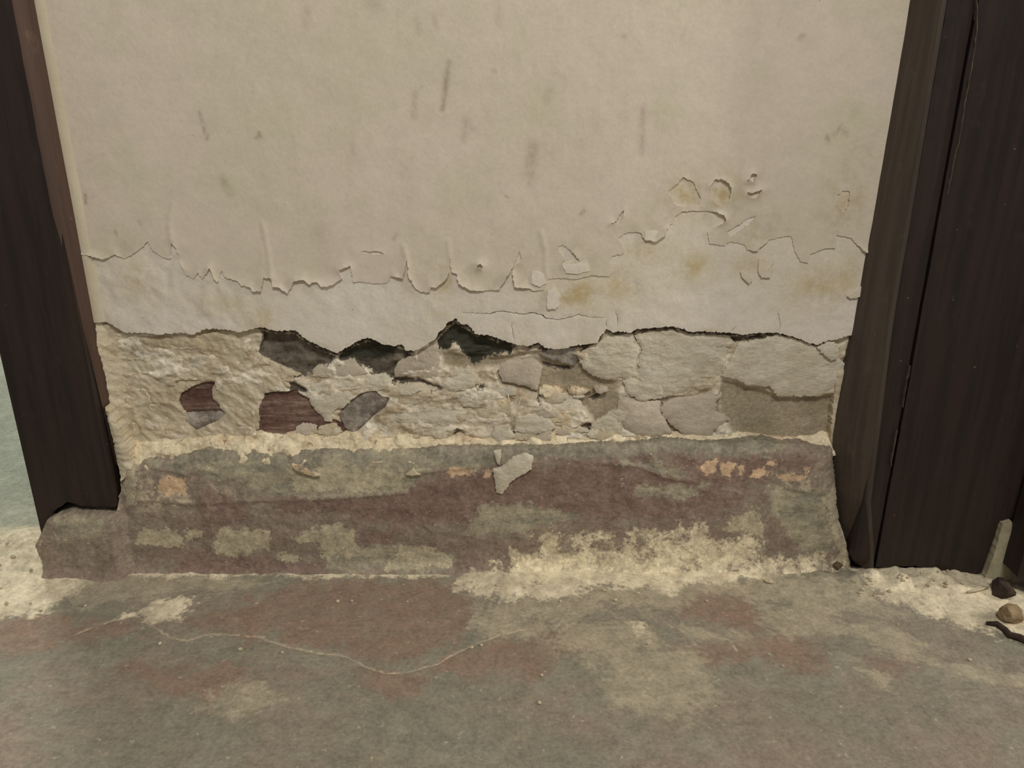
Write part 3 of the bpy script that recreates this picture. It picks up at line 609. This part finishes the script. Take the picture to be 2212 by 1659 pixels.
# ------------------------------------------------------------------ floor
FP = {'pale': [[(-200,1130),(60,1112),(100,1150),(120,1215),(300,1225),(700,1225),(985,1220),(985,1243),(740,1246),(560,1244),(480,1248),(360,1246),(230,1246),(180,1262),(140,1300),(90,1325),(0,1335),(-200,1350)],
               [(985,1215),(1830,1205),(1835,1240),(1700,1238),(1560,1262),(1480,1262),(1440,1282),(1390,1272),(1300,1268),(1200,1292),(1080,1294),(990,1272)],
               [(300,1325),(270,1333),(310,1310),(330,1300),(390,1290),(430,1300),(390,1330),(335,1342)],
               [(1820,1225),(1860,1235),(2000,1235),(2100,1250),(2180,1275),(2400,1300),(2400,1420),(2212,1388),(2130,1365),(2000,1330),(1930,1300),(1880,1275)],
               [(1370,1352),(1385,1348),(1392,1362),(1376,1372)]],
      'mid': [[(1020,1370),(1030,1310),(1110,1290),(1200,1295),(1160,1340),(1300,1345),(1420,1360),(1450,1400),(1300,1440),(1200,1400),(1190,1370),(1080,1375)],
              [(1660,1310),(1720,1305),(1800,1330),(1900,1340),(2000,1390),(1920,1420),(1830,1370),(1760,1370),(1640,1350)],[(1850,1420),(1920,1470),(1910,1490),(1840,1450)],
              [(1450,1350),(1530,1366),(1630,1370),(1700,1365),(1790,1347),(1850,1352),(1930,1380),(2020,1412),(2130,1440),(2400,1500),(2400,1540),(2100,1470),(2000,1440),(1900,1390),(1800,1362),(1700,1378),(1600,1382),(1500,1372)],
              [(1000,1280),(1300,1270),(1500,1270),(1490,1300),(1400,1330),(1300,1300),(1100,1300)],[(1300,1390),(1500,1410),(1560,1500),(1460,1560),(1320,1520)],[(1450,1270),(1700,1240),(1850,1260),(1960,1330),(1800,1330),(1660,1300)],[(100,1260),(200,1240),(500,1245),(560,1265),(300,1290),(160,1310)],[(480,1480),(560,1470),(600,1520),(520,1560),(450,1530)],[(1150,1290),(1290,1285),(1300,1320),(1240,1345),(1120,1350)]],
      'red': [[(440,1330),(550,1290),(700,1250),(980,1255),(1000,1290),(1030,1300),(1010,1370),(900,1430),(800,1430),(700,1400),(500,1370),(350,1340)],[(1490,1290),(1560,1275),(1610,1280),(1660,1330),(1630,1360),(1540,1355),(1480,1330)],[(1500,1390),(1660,1375),(1760,1380),(1780,1440),(1700,1430),(1600,1420),(1500,1410)],[(1880,1420),(1960,1425),(1950,1455),(1900,1445)],[(270,1440),(420,1420),(560,1470),(440,1510),(300,1490)],[(780,1440),(880,1455),(960,1440),(900,1500),(800,1490)],[(-100,1340),(80,1335),(260,1340),(300,1370),(120,1400),(-100,1420)],[(1040,1385),(1180,1370),(1290,1390),(1160,1450),(980,1460),(940,1440)]],
      'crack': [[(160,1372),(200,1355),(250,1337),(290,1328),(335,1355),(370,1378),(405,1384),(440,1372),(480,1370),(560,1375),(600,1390),(660,1405),(745,1415),(790,1440),(830,1455),(870,1453),(905,1445),(940,1435),(990,1408),(1030,1390),(1080,1370),(1140,1358)],[(1580,1385),(1592,1405)],[(330,1330),(305,1322),(290,1328)]]}
def axis(a0, a, b, b1, s):
    return np.concatenate([np.linspace(a0, a-s, 12), np.arange(a, b, s), np.linspace(b+s, b1, 12)])
fx = axis(-2.2, -0.80, 0.80, 2.0, 0.0026); fy = axis(-2.2, -0.42, 0.10, 2.0, 0.0026)
Xf, Yf = np.meshgrid(fx, fy); Pf = np.stack([Xf.ravel(), Yf.ravel()], 1)
fat = {}
for k in ('pale', 'mid', 'red'): fat[k] = sdf(Pf, [on_floor(p) for p in FP[k]], 0.035)
ck = np.full(len(Pf), 0.02)
for l in FP['crack']: ck = np.minimum(ck, line_dist(Pf, jagged(on_floor(l), 0.006, 0.0016, rng, closed=False), 0.02))
fat['crack'] = ck; fat['beyond'] = sstep(0.045, 0.12, Pf[:, 1]+0.03*(fbm(Pf[:, 0], Pf[:, 1], 30, 3, 44)-0.5))
x, y = Pf[:, 0], Pf[:, 1]
zf = 0.0022*(fbm(x, y, 14, 4, 41)-0.5)+0.0010*(fbm(x, y, 90, 3, 42)-0.5)-0.0014*np.exp(-(ck/0.0016)**2)
pm = np.clip((fat['pale']+0.004)/0.02, 0, 1); zf = zf+pm*(0.0025+0.004*(fbm(x, y, 70, 4, 43)-0.4))
heap = np.exp(-(((x-0.56)/0.13)**2+((y+0.055)/0.035)**2)); zf = zf+heap*(0.016+0.016*(fbm(x, y, 60, 4, 45)-0.5))
heap2 = np.exp(-(((x+0.70)/0.10)**2+((y-0.03)/0.05)**2)); zf = zf+heap2*(0.02+0.02*(fbm(x, y, 45, 4, 46)-0.5))
nx, ny = len(fx), len(fy)
ff = [(j*nx+i, j*nx+i+1, (j+1)*nx+i+1, (j+1)*nx+i) for j in range(ny-1) for i in range(nx-1)]
fl = mesh_obj('floor', np.stack([x, y, zf], 1), ff, FLOOR, None, True, fat)
tag(fl, 'worn grey and red cement floor with a pale wandering crack', 'floor', kind='structure')
fw = box('wall_far', -2.2, 2.0, 2.0, 2.1, -0.01, 2.4, FAR); tag(fw, 'pale green wall of the next room', 'wall', kind='structure')

# ------------------------------------------------------------------ left door frame
YP = -0.034
dl = empty('door_1', (-0.60, 0, 0)); tag(dl, 'dark stained wooden door post with a rotted foot, on the left of the wall', 'door frame', kind='structure')
dl_inv = Vector((0.60, 0, 0))
def under(o, root):
    o.parent = root; o.location = -Vector(root.location); return o
ft = W([(96,1150),(88,1120),(120,1142),(128,1108),(140,1097),(150,1086),(175,1094),(215,1098),(258,1098)], YP)
xp0, xp1 = -0.654, float(W([(146,579)], YP)[0, 0])
ft = np.array([[xp0, ft[0, 1]-0.004], [xp0+0.012, ft[0, 1]-0.010], [xp0+0.017, ft[2, 1]], [xp0+0.022, ft[3, 1]], [xp0+0.035, ft[4, 1]], [xp0+0.045, ft[5, 1]], [xp0+0.060, ft[6, 1]], [xp0+0.085, ft[7, 1]], [xp1, ft[8, 1]]])
fo = np.concatenate([jagged(ft, 0.004, 0.001, rng, closed=False), [[xp1, 2.1]], [[xp0, 2.1]]])
o = sheet('post', fo, [], 0.10, 0.012, lambda x, z, d: YP+0.003*np.exp(-d/0.002)+0.0006*(fbm(x*6, z, 30, 2, 51)-0.5), WOOD, None, None, 0.9, 9); under(o, dl)
# the worn, lighter arris on the side that faces the wall panel
n = 90; zz = np.concatenate([np.linspace(0.16, 0.8, n-10), np.linspace(0.85, 2.1, 10)]); V = []; Fc = []
for i, z_ in enumerate(zz):
    wv = 0.0022*(fbm(np.array([0.3]), np.array([z_]), 30, 4, 52)[0]-0.5)
    tp = float(np.clip((z_-0.14)/0.36, 0, 1))
    V += [(xp1+0.0012-(0.0057-wv)*tp**3, -0.010*(1-tp)+(YP-0.0008)*tp, z_), (xp1+0.0015, -0.008*(1-tp)+(YP+0.003)*tp, z_), (xp1+0.004, -0.002, z_), (xp1+0.004, 0.02, z_)]
for i in range(n-1):
    for k in range(3): a = i*4+k; Fc.append((a, a+1, a+5, a+4))
o = mesh_obj('worn_edge', V, Fc, WOODE); under(o, dl)
# plaster fillet where the wall paint meets the post
n = 70; zz = np.linspace(0.36, 2.1, n); V = []; Fc = []
for z_ in zz:
    a = float(fbm(np.array([1.7]), np.array([z_]), 10, 3, 53)[0]-0.5)*0.0010
    V += [(xp1+0.0035, -0.0040+a, z_), (xp1+0.010+a, -0.0045, z_), (xp1+0.017+a, 0.0, z_)]
for i in range(n-1):
    for k in range(2): b = i*3+k; Fc.append((b, b+1, b+4, b+3))
mesh_obj('paint_fillet', V, Fc, FILLET, pier)

# ------------------------------------------------------------------ right door frame
dr = empty('door_2', (0.56, 0, 0)); tag(dr, 'wide dark wooden door frame and leaf, on the right of the wall', 'door frame', kind='structure')
YR = -0.05
# splayed inner moulding, its outline follows the notch at the foot
zz = np.linspace(0.015, 2.1, 120); V = []; Fc = []
xi = np.interp(zz, [0.0, 0.04, 0.12, 0.20, 0.36, 0.7], [0.476, 0.468, 0.452, 0.4395, 0.4445, 0.4520])
xo = np.interp(zz, [0.0, 0.05, 0.12, 0.36, 0.7], [0.502, 0.495, 0.480, 0.4690, 0.4680])
for a, b, z_ in zip(xi, xo, zz): V += [(a, 0.03, z_), (a, 0.0, z_), ((a*0.55+b*0.45), YR*0.52, z_), (b-0.002, YR+0.002, z_), (b+0.002, YR, z_), (b+0.004, YR+0.004, z_), (b+0.004, YR+0.016, z_)]
for i in range(len(zz)-1):
    for k in range(6): q = i*7+k; Fc.append((q, q+1, q+8, q+7))
o = mesh_obj('splayed_moulding', V, Fc, WOODS, None, False); under(o, dr)
def board(name, pts, Y, yb, mat, amp=0.0008, seed=1):
    q = np.array(pts, float); q = jagged(q, 0.012, 0.0004, np.random.default_rng(seed))
    return under(sheet(name, q, [], yb, 0.010, lambda x, z, d: Y+0.003*np.exp(-d/0.002)+amp*(fbm(x*8, z*0.6, 30, 2, seed)-0.5)*2, mat, None, None, 0.9, seed), dr)
board('inner_bead', [(0.474,0.03),(0.503,0.022),(0.503,2.1),(0.472,2.1)], YR+0.0025, 0.03, WOOD, seed=61)
board('front_board', [(0.5055,0.020),(0.56,0.022),(0.60,0.010),(0.630,0.004),(0.655,0.012),(0.662,0.085),(0.70,0.092),(0.70,2.1),(0.5055,2.1)], YR, 0.03, WOOD, seed=62)
board('door_leaf', [(0.672,0.035),(0.70,0.012),(1.40,0.012),(1.40,2.05),(0.69,2.05),(0.680,0.30)], YR-0.045, YR-0.006, WOOD, seed=64)
q = on_wall([(2110,-60),(2110,60),(2098,150),(2085,215),(2072,300),(2058,360),(2046,420)], YR)
def putty(line, wd, seed):
    L = np.array(line); r = np.random.default_rng(seed)
    L = jagged(L, 0.006, 0.0008, r, closed=False); n = len(L); ww = wd*(0.3+r.random(n))
    d = np.gradient(L, axis=0); d /= np.linalg.norm(d, axis=1)[:, None]; nn = np.stack([-d[:, 1], d[:, 0]], 1)
    lp = np.concatenate([L+nn*ww[:, None]*0.5, (L-nn*ww[:, None]*0.5)[::-1]])
    return under(sheet('dust_line', lp, [], YR+0.006, 0.01, lambda x, z, d: YR-0.0012+0*x, DUST, None, None, None, seed), dr)
putty(q, 0.0007, 65)
putty(on_wall([(1966,790),(1958,830),(1950,880)], YR), 0.0005, 66); putty(on_wall([(1938,930),(1930,970),(1925,1006)], YR), 0.0008, 67)
q = on_wall([(2117,1275),(2146,1203),(2166,1131),(2185,1126),(2200,1152),(2182,1285)], -0.056)
o = sheet('plaster_stub', jagged(q, 0.004, 0.001, rng), [], 0.03, 0.004, lambda x, z, d: -0.056-0.003*(1-np.exp(-d/0.004))-0.001*(fbm(x, z, 60, 3, 68)-0.5), PALE, None, None, None, 68); under(o, dr); tag(o, 'pale stub of bare plaster in the frame gap')

# ------------------------------------------------------------------ small things
def lump(name, r, seed, mat, flat=0.6):
    import bmesh
    bm = bmesh.new(); bmesh.ops.create_icosphere(bm, subdivisions=2, radius=r); rr = random.Random(seed)
    ax = [Vector((rr.uniform(-1, 1), rr.uniform(-1, 1), rr.uniform(-1, 1))).normalized() for _ in range(9)]
    lim = [rr.uniform(0.55, 0.9)*r for _ in ax]
    for v in bm.verts:
        for a, l in zip(ax, lim):
            t = v.co.dot(a)
            if t > l: v.co -= a*(t-l)
        v.co += Vector((rr.uniform(-1, 1), rr.uniform(-1, 1), rr.uniform(-1, 1)))*r*0.13
        v.co.z *= flat
    me = bpy.data.meshes.new(name); bm.to_mesh(me); bm.free(); me.materials.append(mat); return me
def zat(px, py):
    i = int(np.argmin(np.abs(fx-px))); j = int(np.argmin(np.abs(fy-py))); return float(zf[j*nx+i])
def put(name, me, pt, rot, s, label, cat, group=None):
    o = bpy.data.objects.new(name, me); C.objects.link(o)
    zmin = min(v.co.z for v in me.vertices)*s
    o.location = (pt[0], pt[1], zat(*pt)-zmin*0.8); o.rotation_euler = (0, 0, rot); o.scale = (s, s, s)
    return tag(o, label, cat, group)
put('dirt_clod', lump('dirt_clod', 0.009, 1, DIRT, 0.8), on_floor([(1806,1236)])[0], .3, 1, 'brown dirt clod where the skirting meets the right frame', 'clod')
put('dirt_clod', lump('dirt_clod', 0.017, 2, BARK, 0.8), on_floor([(2160,1290)])[0], 1.0, 1, 'dark round clod beside the pale stub at the frame foot', 'clod')
put('dirt_clod', lump('dirt_clod', 0.015, 3, TAN, 0.9), on_floor([(2181,1345)])[0], 2.0, 1, 'tan lump of dirt above the dark twig on the floor', 'clod')
T = [(2128,1354),(2150,1358),(2168,1366),(2180,1378),(2200,1384),(2230,1396),(2260,1402)]
tp = [(a, b, zat(a, b)+0.0035+0.001*math.sin(i*2)) for i, (a, b) in enumerate(on_floor(T))]
t = tube('twig', tp, [.0020, .0036, .0040, .0045, .0045, .0042, .003], BARK, None, 8); tag(t, 'dark crooked twig lying on the floor at the right edge', 'twig')
tp = [(a, b, zat(a, b)+0.004) for a, b in on_floor([(2086,1294),(2108,1292),(2130,1286)])]
t = tube('straw', tp, [.0014, .0018, .0014], CRUMB, None, 6); tag(t, 'short pale straw lying in the rubble under the right frame', 'straw')
lf = on_floor([(1648,1258),(1660,1256),(1672,1264),(1664,1266),(1654,1263)])
V = [(a, b, zat(a, b)+0.003+0.002*(i == 1)) for i, (a, b) in enumerate(lf)]; V += [(a, b, c-0.0012) for a, b, c in V]
t = mesh_obj('plaster_chip', V, [(0, 1, 2, 3, 4)[::-1], (5, 6, 7, 8, 9)]+[(i, (i+1) % 5, 5+(i+1) % 5, 5+i) for i in range(5)], CRUMB, None, False); tag(t, 'thin pale chip lying alone on the grey floor before the skirting', 'chip')
crumbs = [lump('plaster_crumb', 0.0035, 20+i, CRUMB, 0.7) for i in range(5)]
rr = random.Random(12)
spots = [(772,1218+26),(1020,1400),(1395,1352),(1400,1392),(1210,1300),(1330,1298),(880,1300),(760,1300),(730,1300),(1170,1460),(1690,1440),(1940,1350),(2095,1428),(1527,1300),(1666,1298),(345,1392),(185,1310),(520,1405),(610,1410),(1165,1520),(1040,1395)]
spots = [(p, 'tiny pale plaster crumb lying on the open cement floor', 'crumbs on the open floor') for p in spots]
spots += [((rr.uniform(1840, 2130), 1262+rr.uniform(-6, 34)), 'tiny pale plaster crumb in the rubble under the right door frame', 'crumbs under the right frame') for _ in range(30)]
spots += [((rr.uniform(990, 1800), rr.uniform(1252, 1285)), 'tiny pale plaster crumb on the white salt bloom along the skirting', 'crumbs along the skirting') for _ in range(12)]
spots += [((rr.uniform(0, 90), rr.uniform(1200, 1320)), 'tiny pale plaster crumb on the mortar patch in the left doorway', 'crumbs in the left doorway') for _ in range(8)]
for i, (p, lab, grp) in enumerate(spots):
    put('plaster_crumb', crumbs[i % 5], on_floor([p])[0], rr.uniform(0, 6), rr.uniform(0.35, 1.2) if i > 20 else rr.uniform(0.4, 0.8), lab, 'crumb', grp)
def fibre(pts, Y0, lab):
    q = W(pts, Y0); p = [(a, Y0-0.003*math.sin(i*1.3), b) for i, (a, b) in enumerate(q)]
    t = tube('root_fibre', p, 0.0007, FIB, None, 5); tag(t, lab, 'fibre')
fibre([(1097,850),(1101,868),(1104,892),(1108,912),(1112,926)], 0.0, 'thin pale root fibre hanging in the broken plaster, the longer left one')
fibre([(1126,856),(1121,872),(1118,888),(1114,906),(1112,924)], 0.0, 'thin pale root fibre hanging in the broken plaster, right one of two')
